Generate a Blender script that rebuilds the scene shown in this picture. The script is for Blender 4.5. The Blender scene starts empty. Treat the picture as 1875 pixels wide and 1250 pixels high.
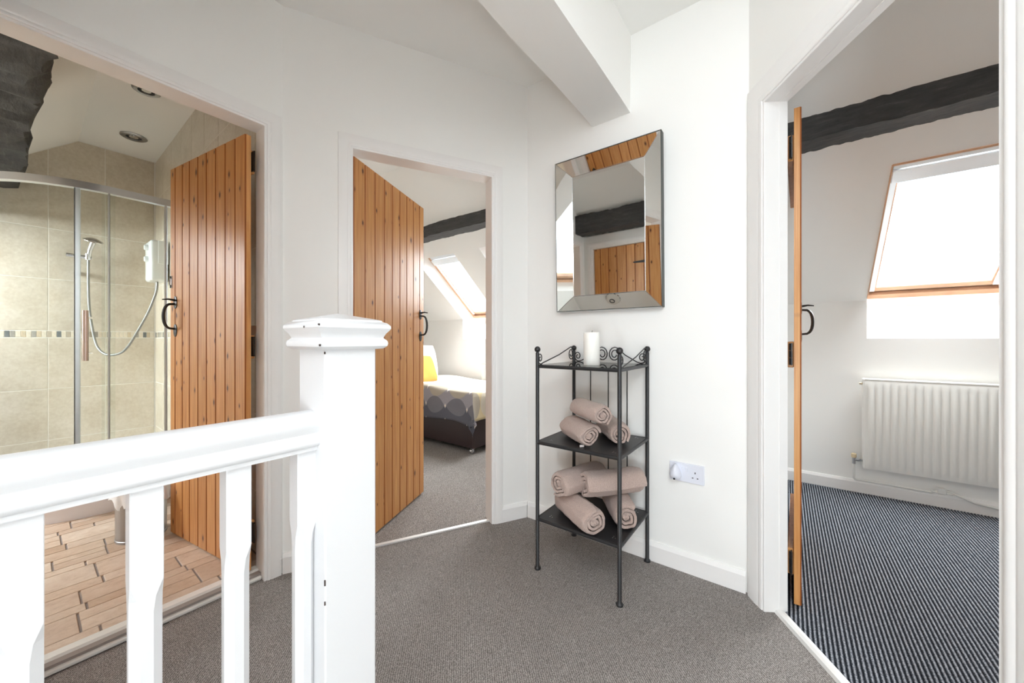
import bpy, bmesh, math, random
from mathutils import Vector, Matrix, noise as mnoise
random.seed(7)
C = bpy.context.scene.collection
PI = math.pi

# ------------------------------------------------------------------ camera, world, light, exposure
# plan axes: x runs along the wall with the mirror, y runs towards the eaves behind it, z up; metres
sc = bpy.context.scene
cam = bpy.data.cameras.new('camera'); camo = bpy.data.objects.new('camera', cam); C.objects.link(camo)
camo.location = (1.2736, -1.8548, 1.08)
camo.rotation_euler = (PI/2, 0, math.atan2(0.6, 0.8))
cam.sensor_width = 36; cam.lens = 36*670/1875; cam.shift_y = -3/1875; cam.clip_start = 0.02
sc.camera = camo
sc.view_settings.view_transform = 'Standard'; sc.view_settings.look = 'None'
sc.view_settings.exposure = 0.25; sc.view_settings.gamma = 1.0; sc.view_settings.use_curve_mapping = False
w = bpy.data.worlds.new('World'); sc.world = w; w.use_nodes = True
w.node_tree.nodes['Background'].inputs[0].default_value = (0.86, 0.93, 1.0, 1)
w.node_tree.nodes['Background'].inputs[1].default_value = 2.5
sc.cycles.max_bounces = 14; sc.cycles.diffuse_bounces = 8; sc.cycles.glossy_bounces = 6
sc.cycles.transparent_max_bounces = 16
sc.cycles.sample_clamp_indirect = 8.0
sc.cycles.caustics_reflective = False; sc.cycles.caustics_refractive = False

def daylight(name, loc, direction, sx, sy, power, col=(0.93, 0.97, 1.0)):
    l = bpy.data.lights.new(name, 'AREA'); l.shape = 'RECTANGLE'; l.size = sx; l.size_y = sy
    l.energy = power; l.color = col
    o = bpy.data.objects.new(name, l); C.objects.link(o); o.location = loc
    o.rotation_euler = Vector(direction).to_track_quat('-Z', 'Y').to_euler()
    return o
# one daylight per window, standing just outside its glass
SL = 0.839                                     # roof pitch, rise over run
daylight('daylight_right_room', (2.05, 1.62, 1.80), (0, -.643, -.766), .60, 1.10, 54)
daylight('daylight_bedroom', (-1.90, 1.62, 1.80), (0, -.643, -.766), .60, 1.10, 46)
daylight('daylight_bedroom_second', (-0.91, 1.62, 1.80), (0, -.643, -.766), .60, 1.10, 38)
daylight('fill_bathroom', (-2.66, -3.06, 1.80), (0, .643, -.766), .60, 1.10, 82)  # added light for the bathroom, which has no known window
daylight('daylight_landing', (0.90, -2.41, 2.33), (0, .643, -.766), .84, 1.45, 7, (.90, .95, 1.0))
daylight('fill_landing', (1.83, -2.41, 2.33), (0, .643, -.766), .60, 1.45, 25, (.90, .95, 1.0))  # added light, evens out newel post and mirror wall
daylight('daylight_stairs', (1.85, -3.46, 0.62), (0, 1, 0), .60, .70, 31, (.90, .95, 1.0))

# ------------------------------------------------------------------ materials
def nt(name):
    m = bpy.data.materials.new(name); m.use_nodes = True
    t = m.node_tree; return m, t, t.nodes['Principled BSDF']
def N(t, typ, **kw):
    n = t.nodes.new(typ)
    for k, v in kw.items(): setattr(n, k, v)
    return n
def srgb(r, g, b):
    f = lambda c: (c/255/12.92) if c/255 <= .04045 else ((c/255+.055)/1.055)**2.4
    return (f(r), f(g), f(b), 1)
def coords(t, kind='Object', scale=(1, 1, 1), rnd=0):
    tc = N(t, 'ShaderNodeTexCoord'); mp = N(t, 'ShaderNodeMapping'); mp.inputs['Scale'].default_value = scale
    t.links.new(tc.outputs[kind], mp.inputs['Vector'])
    if rnd:
        oi = N(t, 'ShaderNodeObjectInfo'); mu = N(t, 'ShaderNodeMath', operation='MULTIPLY'); mu.inputs[1].default_value = rnd
        t.links.new(oi.outputs['Random'], mu.inputs[0])
        t.links.new(mu.outputs[0], mp.inputs['Location'])
    return mp.outputs['Vector']
def ramp(t, fac, stops):
    r = N(t, 'ShaderNodeValToRGB'); e = r.color_ramp.elements
    e[0].position, e[0].color = stops[0]; e[1].position, e[1].color = stops[-1]
    for p, c in stops[1:-1]:
        x = e.new(p); x.color = c
    t.links.new(fac, r.inputs[0]); return r.outputs[0]
def noise(t, vec, scale, detail=3, rough=.55):
    n = N(t, 'ShaderNodeTexNoise'); n.inputs['Scale'].default_value = scale
    n.inputs['Detail'].default_value = detail; n.inputs['Roughness'].default_value = rough
    t.links.new(vec, n.inputs['Vector']); return n.outputs['Fac']
def bump(t, b, h, strength=.3, dist=.002):
    n = N(t, 'ShaderNodeBump'); n.inputs['Strength'].default_value = strength; n.inputs['Distance'].default_value = dist
    t.links.new(h, n.inputs['Height']); t.links.new(n.outputs[0], b.inputs['Normal'])
def mixc(t, f, a, b, mode='MIX'):
    m = N(t, 'ShaderNodeMix', data_type='RGBA', blend_type=mode)
    if isinstance(f, (int, float)): m.inputs[0].default_value = f
    else: t.links.new(f, m.inputs[0])
    for i, x in ((6, a), (7, b)):
        if isinstance(x, tuple): m.inputs[i].default_value = x
        else: t.links.new(x, m.inputs[i])
    return m.outputs[2]
def math_(t, op, a, b=None, c=None):
    m = N(t, 'ShaderNodeMath', operation=op)
    for i, x in enumerate((a, b, c)):
        if x is None: continue
        if isinstance(x, (int, float)): m.inputs[i].default_value = x
        else: t.links.new(x, m.inputs[i])
    return m.outputs[0]

def simple(name, col, rough=.5, metal=0, bscale=0, bstr=.2, bdist=.001, var=0, spec=.5, rnd=0):
    m, t, b = nt(name)
    b.inputs['Base Color'].default_value = col; b.inputs['Roughness'].default_value = rough
    b.inputs['Metallic'].default_value = metal; b.inputs['Specular IOR Level'].default_value = spec
    if bscale or var:
        v = coords(t, rnd=rnd); f = noise(t, v, bscale or 30)
        if var:
            lo = tuple(c*(1-var) for c in col[:3]) + (1,); hi = tuple(min(1, c*(1+var)) for c in col[:3]) + (1,)
            t.links.new(ramp(t, f, [(.3, lo), (.7, hi)]), b.inputs['Base Color'])
        if bscale: bump(t, b, f, bstr, bdist)
    return m
M = {}
M['wall'] = simple('wall_paint', srgb(244, 243, 240), .75, bscale=22, bstr=.10, bdist=.003)
M['ceiling'] = simple('ceiling_paint', srgb(244, 243, 240), .85, bscale=18, bstr=.10, bdist=.003)
M['gloss_white'] = simple('gloss_white_paint', srgb(242, 240, 238), .32, bscale=60, bstr=.06, bdist=.001)
M['rail_white'] = simple('worn_white_gloss', srgb(220, 220, 221), .28, bscale=45, bstr=.10, bdist=.001)
M['chip'] = simple('paint_chip_dark', srgb(60, 45, 38), .7)
M['black_metal'] = simple('black_powder_coat', srgb(34, 34, 36), .42, bscale=300, bstr=.05, bdist=.0005)
M['iron'] = simple('black_iron', srgb(30, 28, 28), .38, bscale=90, bstr=.2, bdist=.001)
M['chrome'] = simple('chrome', (.72, .72, .74, 1), .12, 1)
M['satin'] = simple('satin_aluminium', (.72, .74, .77, 1), .30, 1)
M['copper_chrome'] = simple('warm_steel', (.72, .60, .55, 1), .25, 1)
M['threshold'] = simple('threshold_metal', (.82, .81, .79, 1), .4, .25)
M['threshold_white'] = simple('threshold_white', srgb(232, 230, 226), .5)
M['plastic'] = simple('white_plastic', srgb(228, 230, 240), .3)
M['plastic_soft'] = simple('white_shower_plastic', srgb(235, 238, 238), .25)
M['alarm'] = simple('alarm_plastic', srgb(226, 222, 214), .4)
M['hose'] = simple('grey_shower_hose', srgb(150, 150, 148), .35, .3)
M['slot'] = simple('dark_slot', srgb(25, 22, 22), .6)
M['candle'] = simple('candle_wax', srgb(250, 248, 242), .45)
M['grey_plastic'] = simple('grey_rubber', srgb(70, 72, 76), .6)
M['tray'] = simple('tray_acrylic', srgb(238, 237, 244), .25)
M['steel'] = simple('brushed_steel', (.42, .42, .43, 1), .32, 1)
M['bag'] = simple('bin_liner', srgb(236, 236, 238), .5, bscale=40, bstr=.5, bdist=.004)
M['rad'] = simple('radiator_enamel', srgb(236, 235, 230), .35)
M['brass'] = simple('tarnished_brass', (.55, .45, .32, 1), .35, .9)
M['cream_plastic'] = simple('aged_cream_plastic', srgb(226, 206, 168), .5)
M['leather'] = simple('dark_brown_leatherette', srgb(52, 38, 38), .42, bscale=160, bstr=.2, bdist=.001)
M['pillow'] = simple('white_cotton', srgb(240, 236, 230), .9, bscale=12, bstr=.3, bdist=.01)
M['cushion'] = simple('yellow_cotton', srgb(224, 164, 80), .9, bscale=90, bstr=.2, bdist=.001)
M['grout'] = simple('pale_grout', srgb(236, 232, 224), .8)
M['floor_grout'] = simple('grey_grout', srgb(150, 140, 135), .85)
M['blind'] = simple('blind_fabric', srgb(228, 232, 236), .7)
M['dark_strip'] = simple('grey_strip', srgb(92, 96, 104), .6)
M['window_wood'] = simple('window_pine', srgb(216, 174, 142), .45, bscale=8, var=.12)
M['stair'] = simple('stair_carpet', srgb(112, 106, 103), .95, bscale=200, bstr=.5, bdist=.004)
M['backing'] = simple('mirror_backing', srgb(66, 70, 66), .5)
M['mirror'] = simple('silvered_glass', (.86, .87, .85, 1), .015, 1)

def m_timber():
    m, t, b = nt('black_stained_timber')
    v = coords(t, scale=(3, 14, 14)); n1 = noise(t, v, 3, 6, .65)
    v2 = coords(t); n2 = noise(t, v2, 9, 5, .6)
    t.links.new(ramp(t, n1, [(.3, srgb(48, 48, 50)), (.6, srgb(68, 68, 68)), (.8, srgb(102, 100, 97))]), b.inputs['Base Color'])
    b.inputs['Roughness'].default_value = .62
    bump(t, b, math_(t, 'ADD', n1, n2), .55, .012); return m
M['timber'] = m_timber()

def m_pine(name, tint):
    m, t, b = nt(name)
    v = coords(t, scale=(26, 26, 1.6), rnd=37.0)
    g = noise(t, v, 1.7, 5, .6)
    v3 = coords(t, scale=(90, 90, 2.2), rnd=11.0); f3 = noise(t, v3, 2.0, 2, .5)
    base = ramp(t, g, [(.25, srgb(190, 122, 66)), (.5, srgb(215, 153, 92)), (.75, srgb(230, 176, 114))])
    fine = mixc(t, .35, base, ramp(t, f3, [(.35, srgb(184, 116, 60)), (.65, srgb(232, 178, 118))]))
    # knots: sparse elongated cells in the plane of the plank
    tc = N(t, 'ShaderNodeTexCoord'); sp = N(t, 'ShaderNodeSeparateXYZ'); t.links.new(tc.outputs['Object'], sp.inputs[0])
    ob = N(t, 'ShaderNodeObjectInfo'); cb = N(t, 'ShaderNodeCombineXYZ')
    t.links.new(math_(t, 'ADD', math_(t, 'MULTIPLY', sp.outputs[0], 14.0), math_(t, 'MULTIPLY', ob.outputs['Random'], 61.0)), cb.inputs[0])
    t.links.new(math_(t, 'ADD', math_(t, 'MULTIPLY', sp.outputs[2], 7.0), math_(t, 'MULTIPLY', ob.outputs['Random'], 173.0)), cb.inputs[1])
    vo = N(t, 'ShaderNodeTexVoronoi'); vo.voronoi_dimensions = '2D'; vo.inputs['Scale'].default_value = 1.0; vo.inputs['Randomness'].default_value = 1.0
    t.links.new(cb.outputs[0], vo.inputs['Vector'])
    pick = N(t, 'ShaderNodeSeparateColor'); t.links.new(vo.outputs['Color'], pick.inputs[0])
    on = math_(t, 'LESS_THAN', pick.outputs[0], .34)
    sz = math_(t, 'MULTIPLY', vo.outputs['Distance'], math_(t, 'ADD', .6, pick.outputs[1]))
    kd = ramp(t, sz, [(.045, (1, 1, 1, 1)), (.075, (.4, .4, .4, 1)), (.14, (0, 0, 0, 1))])
    km = math_(t, 'MULTIPLY', on, kd)
    col = mixc(t, km, fine, srgb(92, 44, 24))
    oi = N(t, 'ShaderNodeObjectInfo')
    sh = ramp(t, oi.outputs['Random'], [(0, (.88, .86, .84, 1)), (1, (1.0, 1.0, 1.0, 1))])
    col = mixc(t, 1.0, col, sh, 'MULTIPLY'); col = mixc(t, 1.0, col, tint, 'MULTIPLY')
    t.links.new(col, b.inputs['Base Color']); b.inputs['Roughness'].default_value = .33
    bump(t, b, f3, .08, .001); return m
M['pine'] = m_pine('varnished_pine', (1, 1, .96, 1))
M['groove'] = simple('groove_shade_varnish', srgb(158, 88, 38), .4)  # groove shade and pooled varnish, both put into one darker orange

def m_carpet(nm='grey_brown_twist_carpet', k=1.0):
    m, t, b = nt(nm)
    v = coords(t); n1 = noise(t, v, 330, 2, .6); n2 = noise(t, v, 6, 3, .5)
    vr = N(t, 'ShaderNodeTexWave'); vr.wave_type = 'BANDS'; vr.bands_direction = 'DIAGONAL'
    vr.inputs['Scale'].default_value = 62; vr.inputs['Distortion'].default_value = 6; vr.inputs['Detail'].default_value = 2
    vr.inputs['Detail Scale'].default_value = 3; t.links.new(v, vr.inputs['Vector'])
    f = math_(t, 'ADD', math_(t, 'MULTIPLY', n1, .75), math_(t, 'MULTIPLY', vr.outputs['Fac'], .25))
    c = ramp(t, f, [(.30, srgb(96, 91, 88)), (.5, srgb(140, 134, 130)), (.70, srgb(190, 183, 178))])
    c = mixc(t, 1.0, c, ramp(t, n2, [(.3, (.94*k, .94*k, .94*k, 1)), (.7, (k, k, k, 1))]), 'MULTIPLY')
    t.links.new(c, b.inputs['Base Color']); b.inputs['Roughness'].default_value = .95
    b.inputs['Specular IOR Level'].default_value = .1
    bump(t, b, f, .7, .004); return m
M['carpet'] = m_carpet()
M['carpet_lit'] = m_carpet('lit_twist_carpet', 1.14)  # same carpet as the landing, brighter window light put into its colour

RIB = .0135
def m_rib():
    m, t, b = nt('charcoal_ribbed_carpet')
    tc = N(t, 'ShaderNodeTexCoord'); sx = N(t, 'ShaderNodeSeparateXYZ'); t.links.new(tc.outputs['Object'], sx.inputs[0])
    ph = math_(t, 'FRACT', math_(t, 'DIVIDE', sx.outputs[0], RIB))
    top = math_(t, 'SUBTRACT', 1.0, math_(t, 'ABSOLUTE', math_(t, 'MULTIPLY', math_(t, 'SUBTRACT', ph, .5), 2.0)))
    n1 = noise(t, tc.outputs['Object'], 260, 2, .6)
    f = math_(t, 'ADD', math_(t, 'MULTIPLY', top, .50), math_(t, 'MULTIPLY', n1, .85))
    c = ramp(t, f, [(.36, srgb(28, 31, 37)), (.66, srgb(70, 74, 82)), (.96, srgb(176, 179, 186))])
    t.links.new(c, b.inputs['Base Color']); b.inputs['Roughness'].default_value = .95
    b.inputs['Specular IOR Level'].default_value = .1
    bump(t, b, n1, .5, .002); return m
M['rib'] = m_rib()

def m_walltile():
    m, t, b = nt('beige_marble_tile')
    v = coords(t, rnd=23.0); n1 = noise(t, v, 5, 6, .65); n2 = noise(t, v, 46, 4, .7)
    c = ramp(t, n1, [(.3, srgb(198, 187, 170)), (.5, srgb(211, 202, 187)), (.7, srgb(222, 214, 202))])
    c = mixc(t, .25, c, ramp(t, n2, [(.35, srgb(184, 166, 138)), (.65, srgb(230, 221, 202))]))
    t.links.new(c, b.inputs['Base Color']); b.inputs['Roughness'].default_value = .28
    return m
M['walltile'] = m_walltile()
for i, c in enumerate([(206, 190, 164), (188, 176, 158), (120, 124, 124), (226, 216, 198), (164, 160, 152)]):
    M['mosaic%d' % i] = simple('mosaic_glass_%d' % i, srgb(*c), .15, var=.08, bscale=30, bstr=.02)
def m_stone():
    m, t, b = nt('travertine_floor_tile')
    v = coords(t, rnd=41.0); n1 = noise(t, v, 9, 6, .7)
    vs = coords(t, scale=(15, 8, 8), rnd=19.0); n2 = noise(t, vs, 2.6, 7, .8)
    c1 = ramp(t, n1, [(.3, srgb(192, 168, 150)), (.55, srgb(208, 190, 174)), (.75, srgb(222, 210, 198))])
    c = mixc(t, .45, c1, ramp(t, n2, [(.30, srgb(160, 132, 112)), (.48, srgb(208, 188, 170)), (.7, srgb(226, 214, 202))]))
    oi = N(t, 'ShaderNodeObjectInfo')
    hue = ramp(t, oi.outputs['Random'], [(0, (.70, .58, .48, 1)), (.25, (.92, .84, .76, 1)), (.5, (1.05, 1.04, 1.02, 1)), (.75, (.88, .80, .73, 1)), (1, (1.04, 1.05, 1.05, 1))])
    c = mixc(t, 1.0, c, hue, 'MULTIPLY')
    t.links.new(c, b.inputs['Base Color']); b.inputs['Roughness'].default_value = .45
    bump(t, b, n2, .25, .002); return m
M['stone'] = m_stone()
def m_towel():
    m, t, b = nt('taupe_terry')
    v = coords(t); n1 = noise(t, v, 420, 2, .6); n2 = noise(t, v, 60, 3, .6)
    c = ramp(t, n1, [(.25, srgb(160, 136, 126)), (.5, srgb(196, 172, 161)), (.75, srgb(220, 200, 190))])
    t.links.new(c, b.inputs['Base Color']); b.inputs['Roughness'].default_value = .95
    b.inputs['Sheen Weight'].default_value = .3; b.inputs['Specular IOR Level'].default_value = .1
    bump(t, b, math_(t, 'ADD', n1, n2), .9, .004); return m
M['towel'] = m_towel()
M['label'] = simple('towel_care_tag', srgb(236, 226, 220), .8)
def m_glass(name, tint, fac):
    m = bpy.data.materials.new(name); m.use_nodes = True; t = m.node_tree
    for n in list(t.nodes): t.nodes.remove(n)
    o = N(t, 'ShaderNodeOutputMaterial'); mx = N(t, 'ShaderNodeMixShader'); tr = N(t, 'ShaderNodeBsdfTransparent')
    gl = N(t, 'ShaderNodeBsdfGlossy'); gl.inputs['Roughness'].default_value = .01; tr.inputs[0].default_value = tint
    lw = N(t, 'ShaderNodeLayerWeight'); lw.inputs[0].default_value = fac
    t.links.new(lw.outputs['Fresnel'], mx.inputs[0])
    t.links.new(tr.outputs[0], mx.inputs[1]); t.links.new(gl.outputs[0], mx.inputs[2]); t.links.new(mx.outputs[0], o.inputs[0])
    return m
M['pane'] = m_glass('window_glass', (.97, .98, .98, 1), .12)
M['shower_glass'] = m_glass('shower_glass', (.965, .98, .97, 1), .14)
M['shelf_glass'] = m_glass('shelf_glass', (.88, .94, .92, 1), .30)
def m_duvet():
    m, t, b = nt('circle_print_duvet')
    uv = N(t, 'ShaderNodeUVMap'); uv.uv_map = 'UVMap'; s = N(t, 'ShaderNodeSeparateXYZ'); t.links.new(uv.outputs[0], s.inputs[0])
    u, v = s.outputs[0], s.outputs[1]; p, R = .30, .158
    col = srgb(226, 214, 202)
    masks = []
    def mask(vc, off):
        uu = math_(t, 'MULTIPLY', math_(t, 'SUBTRACT', math_(t, 'FRACT', math_(t, 'ADD', math_(t, 'DIVIDE', u, p), off)), .5), p)
        dv = math_(t, 'SUBTRACT', v, vc)
        d = math_(t, 'SQRT', math_(t, 'ADD', math_(t, 'MULTIPLY', uu, uu), math_(t, 'MULTIPLY', dv, dv)))
        return math_(t, 'LESS_THAN', d, R)
    cur = None
    rows = [(-.78, srgb(232, 226, 214)), (-.60, srgb(206, 206, 224)), (-.42, srgb(240, 236, 230)), (-.24, srgb(232, 230, 230)), (-.08, srgb(216, 198, 160)), (.085, srgb(158, 153, 158)), (.235, srgb(98, 98, 106))]
    prev = None
    cur = mixc(t, 0.0, col, col)
    for vc, cc in rows:
        k = mask(vc, .1); nxt = mixc(t, k, cur, cc)
        if prev is not None:
            both = math_(t, 'MULTIPLY', k, prev)
            mid = mixc(t, .55, cur, cc); mid = mixc(t, .12, mid, srgb(60, 60, 66))
            nxt = mixc(t, both, nxt, mid)
        cur, prev = nxt, k
    t.links.new(cur, b.inputs['Base Color']); b.inputs['Roughness'].default_value = .9
    b.inputs['Specular IOR Level'].default_value = .15
    tc = N(t, 'ShaderNodeTexCoord'); bump(t, b, noise(t, tc.outputs['Object'], 14, 4), .4, .01); return m
M['duvet'] = m_duvet()

# ------------------------------------------------------------------ mesh helpers
def nb(): return bmesh.new()
def face(bm, vs):
    try: return bm.faces.new(vs)
    except ValueError: return None
def box(bm, x0, x1, y0, y1, z0, z1, bev=0, seg=1):
    vs = [bm.verts.new((x, y, z)) for x in (x0, x1) for y in (y0, y1) for z in (z0, z1)]
    fs = [face(bm, [vs[i] for i in q]) for q in ((0, 1, 3, 2), (4, 6, 7, 5), (0, 4, 5, 1), (2, 3, 7, 6), (0, 2, 6, 4), (1, 5, 7, 3))]
    if bev:
        es = list({e for f in fs for e in f.edges})
        bmesh.ops.bevel(bm, geom=es, offset=bev, segments=seg, profile=.5, affect='EDGES')
    return fs
def loft(bm, rings, closed=True, caps=True):
    R = [[bm.verts.new(p) for p in r] for r in rings]; n = len(R[0])
    for a, b in zip(R, R[1:]):
        for i in range(n if closed else n-1):
            face(bm, [a[i], a[(i+1) % n], b[(i+1) % n], b[i]])
    if caps and closed:
        face(bm, R[0][::-1]); face(bm, R[-1])
    return R
def prism(bm, poly, axis, lo, hi):
    """poly in the two axes other than `axis`; extruded lo..hi along it"""
    def pt(p, k):
        if axis == 'x': return (k, p[0], p[1])
        if axis == 'y': return (p[0], k, p[1])
        return (p[0], p[1], k)
    loft(bm, [[pt(p, lo) for p in poly], [pt(p, hi) for p in poly]])
def tube(bm, pts, r, n=8, caps=True):
    pts = [Vector(p) for p in pts]; rings = []; up = None
    for i, p in enumerate(pts):
        d = (pts[min(i+1, len(pts)-1)] - pts[max(i-1, 0)]).normalized()
        if up is None: up = Vector((0, 0, 1)) if abs(d.z) < .9 else Vector((1, 0, 0))
        s = d.cross(up).normalized(); up = s.cross(d).normalized()
        rr = r[i] if isinstance(r, (list, tuple)) else r
        rings.append([p + (s*math.cos(2*PI*k/n) + up*math.sin(2*PI*k/n))*rr for k in range(n)])
    loft(bm, rings, True, caps)
def lathe(bm, prof, n=24, c=(0, 0, 0), axis='z'):
    rings = []
    for r, z in prof:
        ring = []
        for k in range(n):
            x, y = r*math.cos(2*PI*k/n), r*math.sin(2*PI*k/n)
            q = (x, y, z) if axis == 'z' else ((x, z, y) if axis == 'y' else (z, x, y))
            ring.append((q[0]+c[0], q[1]+c[1], q[2]+c[2]))
        rings.append(ring)
    loft(bm, rings)
def ball(bm, c, r, seg=12):
    bmesh.ops.create_uvsphere(bm, u_segments=seg, v_segments=seg//2+2, radius=r, matrix=Matrix.Translation(c))
def data(name, bm, mat, smooth=None):
    bmesh.ops.remove_doubles(bm, verts=bm.verts, dist=1e-6)
    bmesh.ops.recalc_face_normals(bm, faces=bm.faces)
    if smooth:
        for f in bm.faces: f.smooth = True
        for e in bm.edges:
            if len(e.link_faces) == 2 and e.calc_face_angle(0) > math.radians(smooth): e.smooth = False
    me = bpy.data.meshes.new(name); bm.to_mesh(me); bm.free(); me.materials.append(M[mat]); return me
def obj(name, bm, mat, parent=None, smooth=None, loc=None, rot=None):
    me = bm if isinstance(bm, bpy.types.Mesh) else data(name, bm, mat, smooth)
    o = bpy.data.objects.new(name, me); C.objects.link(o)
    if parent: o.parent = parent
    if loc: o.location = loc
    if rot: o.rotation_euler = rot
    return o
def tag(o, label=None, cat=None, group=None, kind=None):
    if label: o['label'] = label
    if cat: o['category'] = cat
    if group: o['group'] = group
    if kind: o['kind'] = kind
    return o
def thing(name, label, cat, loc=(0, 0, 0), rot=(0, 0, 0), group=None, kind=None):
    o = bpy.data.objects.new(name, None); o.empty_display_size = .1; C.objects.link(o)
    o.location = loc; o.rotation_euler = rot
    return tag(o, label, cat, group, kind)
def copy_tree(o, parent=None):
    c = o.copy(); C.objects.link(c); c.parent = parent
    for ch in list(o.children): copy_tree(ch, c)
    return c
def struct(name, bm, mat, label=None, smooth=None):
    return tag(obj(name, bm, mat, None, smooth), label, None, None, 'structure')

# ------------------------------------------------------------------ roof profile
YE, YC = 1.69, 0.17            # eaves wall and crease behind the mirror wall
ZC, ZK = 2.63, 1.355           # flat ceiling, top of the low eaves wall
YC2 = -1.602; YE2 = YC2-(ZC-ZK)/SL; MID = YC+YC2
SL1 = (ZC-ZK)/(YE-YC)
def roof(y):
    if y > YC: return ZC-(y-YC)*SL1
    if y < YC2: return ZC-(YC2-y)*SL
    return ZC
def under_roof(y0, y1, z0, z1):
    """polygon (y,z) of a rectangle cut by the roof"""
    ys = [y0] + [c for c in (YC2, YC) if y0 < c < y1] + [y1]
    top = [(y, min(z1, roof(y))) for y in ys]
    # crossing points where the slope meets z1
    ins = []
    for (ya, za), (yb, zb) in zip(top, top[1:]):
        ins.append((ya, za))
        ra, rb = roof(ya), roof(yb)
        if (ra-z1)*(rb-z1) < 0:
            k = (z1-ra)/(rb-ra); ins.append((ya+k*(yb-ya), z1))
    ins.append(top[-1])
    return [(y0, z0), (y1, z0)] + ins[::-1]

XL, XR = -3.14, 3.4
OFF = .32                      # vertical depth of the rafters
def eaves(bm, sign, holes, low=0.0):
    """slope + low wall of one side; sign +1 behind the mirror wall, -1 over the stairs"""
    T = lambda p: (p[0], p[1]) if sign > 0 else (MID-p[0], p[1])
    ye = YE; sl = SL1
    o = lambda y: ZC-(y-YC)*sl+OFF
    solid = [(YC, ZC), (ye, ZK), (ye, low), (ye+.34, low), (ye+.34, o(ye+.34)), (YC, o(YC))]
    def upper(ht): return [(YC, ZC), (ht, ZC-(ht-YC)*sl), (ht+.15, ZC-(ht-YC)*sl+.18), (ht+.15, o(ht+.15)), (YC, o(YC))]
    splay = [(ye, low), (ye, 1.09), (ye+.27, 1.40), (ye+.34, 1.36), (ye+.34, low)]      # splayed apron under a low window
    x = XL-.2
    for h in list(holes)+[(XR+.2, XR+.2, None, None, None)]:
        a, b, ht, hb, lw = h
        if a > x: prism(bm, [T(p) for p in solid], 'x', x, a)
        if ht is not None:
            prism(bm, [T(p) for p in upper(ht)], 'x', a, b)
            if hb is None: prism(bm, [T(p) for p in splay], 'x', a, b)
            else:
                zb = ZC-(hb-YC)*sl
                top = [(hb+.15, o(hb+.15)), (hb+.15, zb+.18), (hb, zb), (ye, ZK)]
                if lw is None: prism(bm, [T(p) for p in top+[(ye, low), (ye+.34, low), (ye+.34, o(ye+.34))]], 'x', a, b)
                else:
                    prism(bm, [T(p) for p in top+[(ye, lw[1]), (ye+.34, lw[1]), (ye+.34, o(ye+.34))]], 'x', a, b)
                    prism(bm, [T(p) for p in [(ye, low), (ye, lw[0]), (ye+.34, lw[0]), (ye+.34, low)]], 'x', a, b)
        x = b
HT, HT2, HB2 = .909, .18, 1.40
H_FRONT = [(-2.208, -1.586, HT, None, None), (-1.22, -.60, HT, None, None), (1.7246, 2.385, HT, None, None)]
LOWW = (1.52, 2.15, .25, 1.0)
H_BACK = [(-3.0, -2.34, HT, None, None), (.46, 1.34, HT2, HB2, None), (1.52, 2.15, HT2, HB2, (.25, 1.0))]  # first and last holes serve roof windows added for their light
bm = nb(); eaves(bm, 1, H_FRONT, -.2); struct('ceiling_slope_front', bm, 'ceiling', 'white sloping ceiling and low wall holding the roof windows')
bm = nb(); eaves(bm, -1, H_BACK, -1.4); struct('ceiling_slope_stairs', bm, 'ceiling', 'white sloping ceiling over the stairs and bathroom')
bm = nb(); box(bm, XL-.2, XR+.2, YC2, YC, ZC, ZC+OFF); struct('ceiling', bm, 'ceiling', 'flat white ceiling of the landing')

# ------------------------------------------------------------------ walls
def wall_x(bm, x0, x1, y0, y1, z0=0, z1=9):        # wall of constant x, cut by the roof
    prism(bm, under_roof(y0, y1, z0, z1), 'x', x0, x1)
def wall_y(bm, y0, y1, x0, x1, z0=0, z1=None):
    z1 = z1 if z1 is not None else min(roof(y0), roof(y1))+.0
    prism(bm, [(x0, z0), (x1, z0), (x1, z1), (x0, z1)], 'y', y0, y1)
AX = -.596
HD = 2.055                                          # structural opening height
# left wall (bathroom door)
bm = nb()
wall_x(bm, AX-.095, AX, -1.205, -1.1345); wall_x(bm, AX-.095, AX, -1.985, -1.205, HD); wall_x(bm, AX-.095, AX, YE2, -1.985)
struct('wall_left', bm, 'wall', 'white wall around the bathroom doorway')
# back wall (bedroom door), angled
BO = Vector((AX, -1.1345)); BD = Vector((.596, 1.1345)).normalized(); BN = Vector((BD.y, -BD.x))
CO = Vector((1.146, 0)); 
DO = Vector((1.146, 0)); DD = Vector((.5507, -.8348)).normalized(); DN = Vector((DD.y, -DD.x))   # DN towards the landing
def seg(bm, O, D, Nn, t0, t1, d0, d1, z0, z1):
    P = lambda t, d: (O.x+D.x*t+Nn.x*d, O.y+D.y*t+Nn.y*d)
    prism(bm, [P(t0, d0), P(t1, d0), P(t1, d1), P(t0, d1)], 'z', z0, z1)
BL = 1.2816; B0, B1 = .299, 1.0445
bm = nb()
seg(bm, BO, BD, BN, -.0, B0-.006, -.095, 0, 0, ZC); seg(bm, BO, BD, BN, B1+.006, BL+.03, -.095, 0, 0, ZC); seg(bm, BO, BD, BN, B0-.006, B1+.006, -.095, 0, HD-.012, ZC)
struct('wall_back', bm, 'wall', 'white angled wall around the bedroom doorway')
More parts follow.
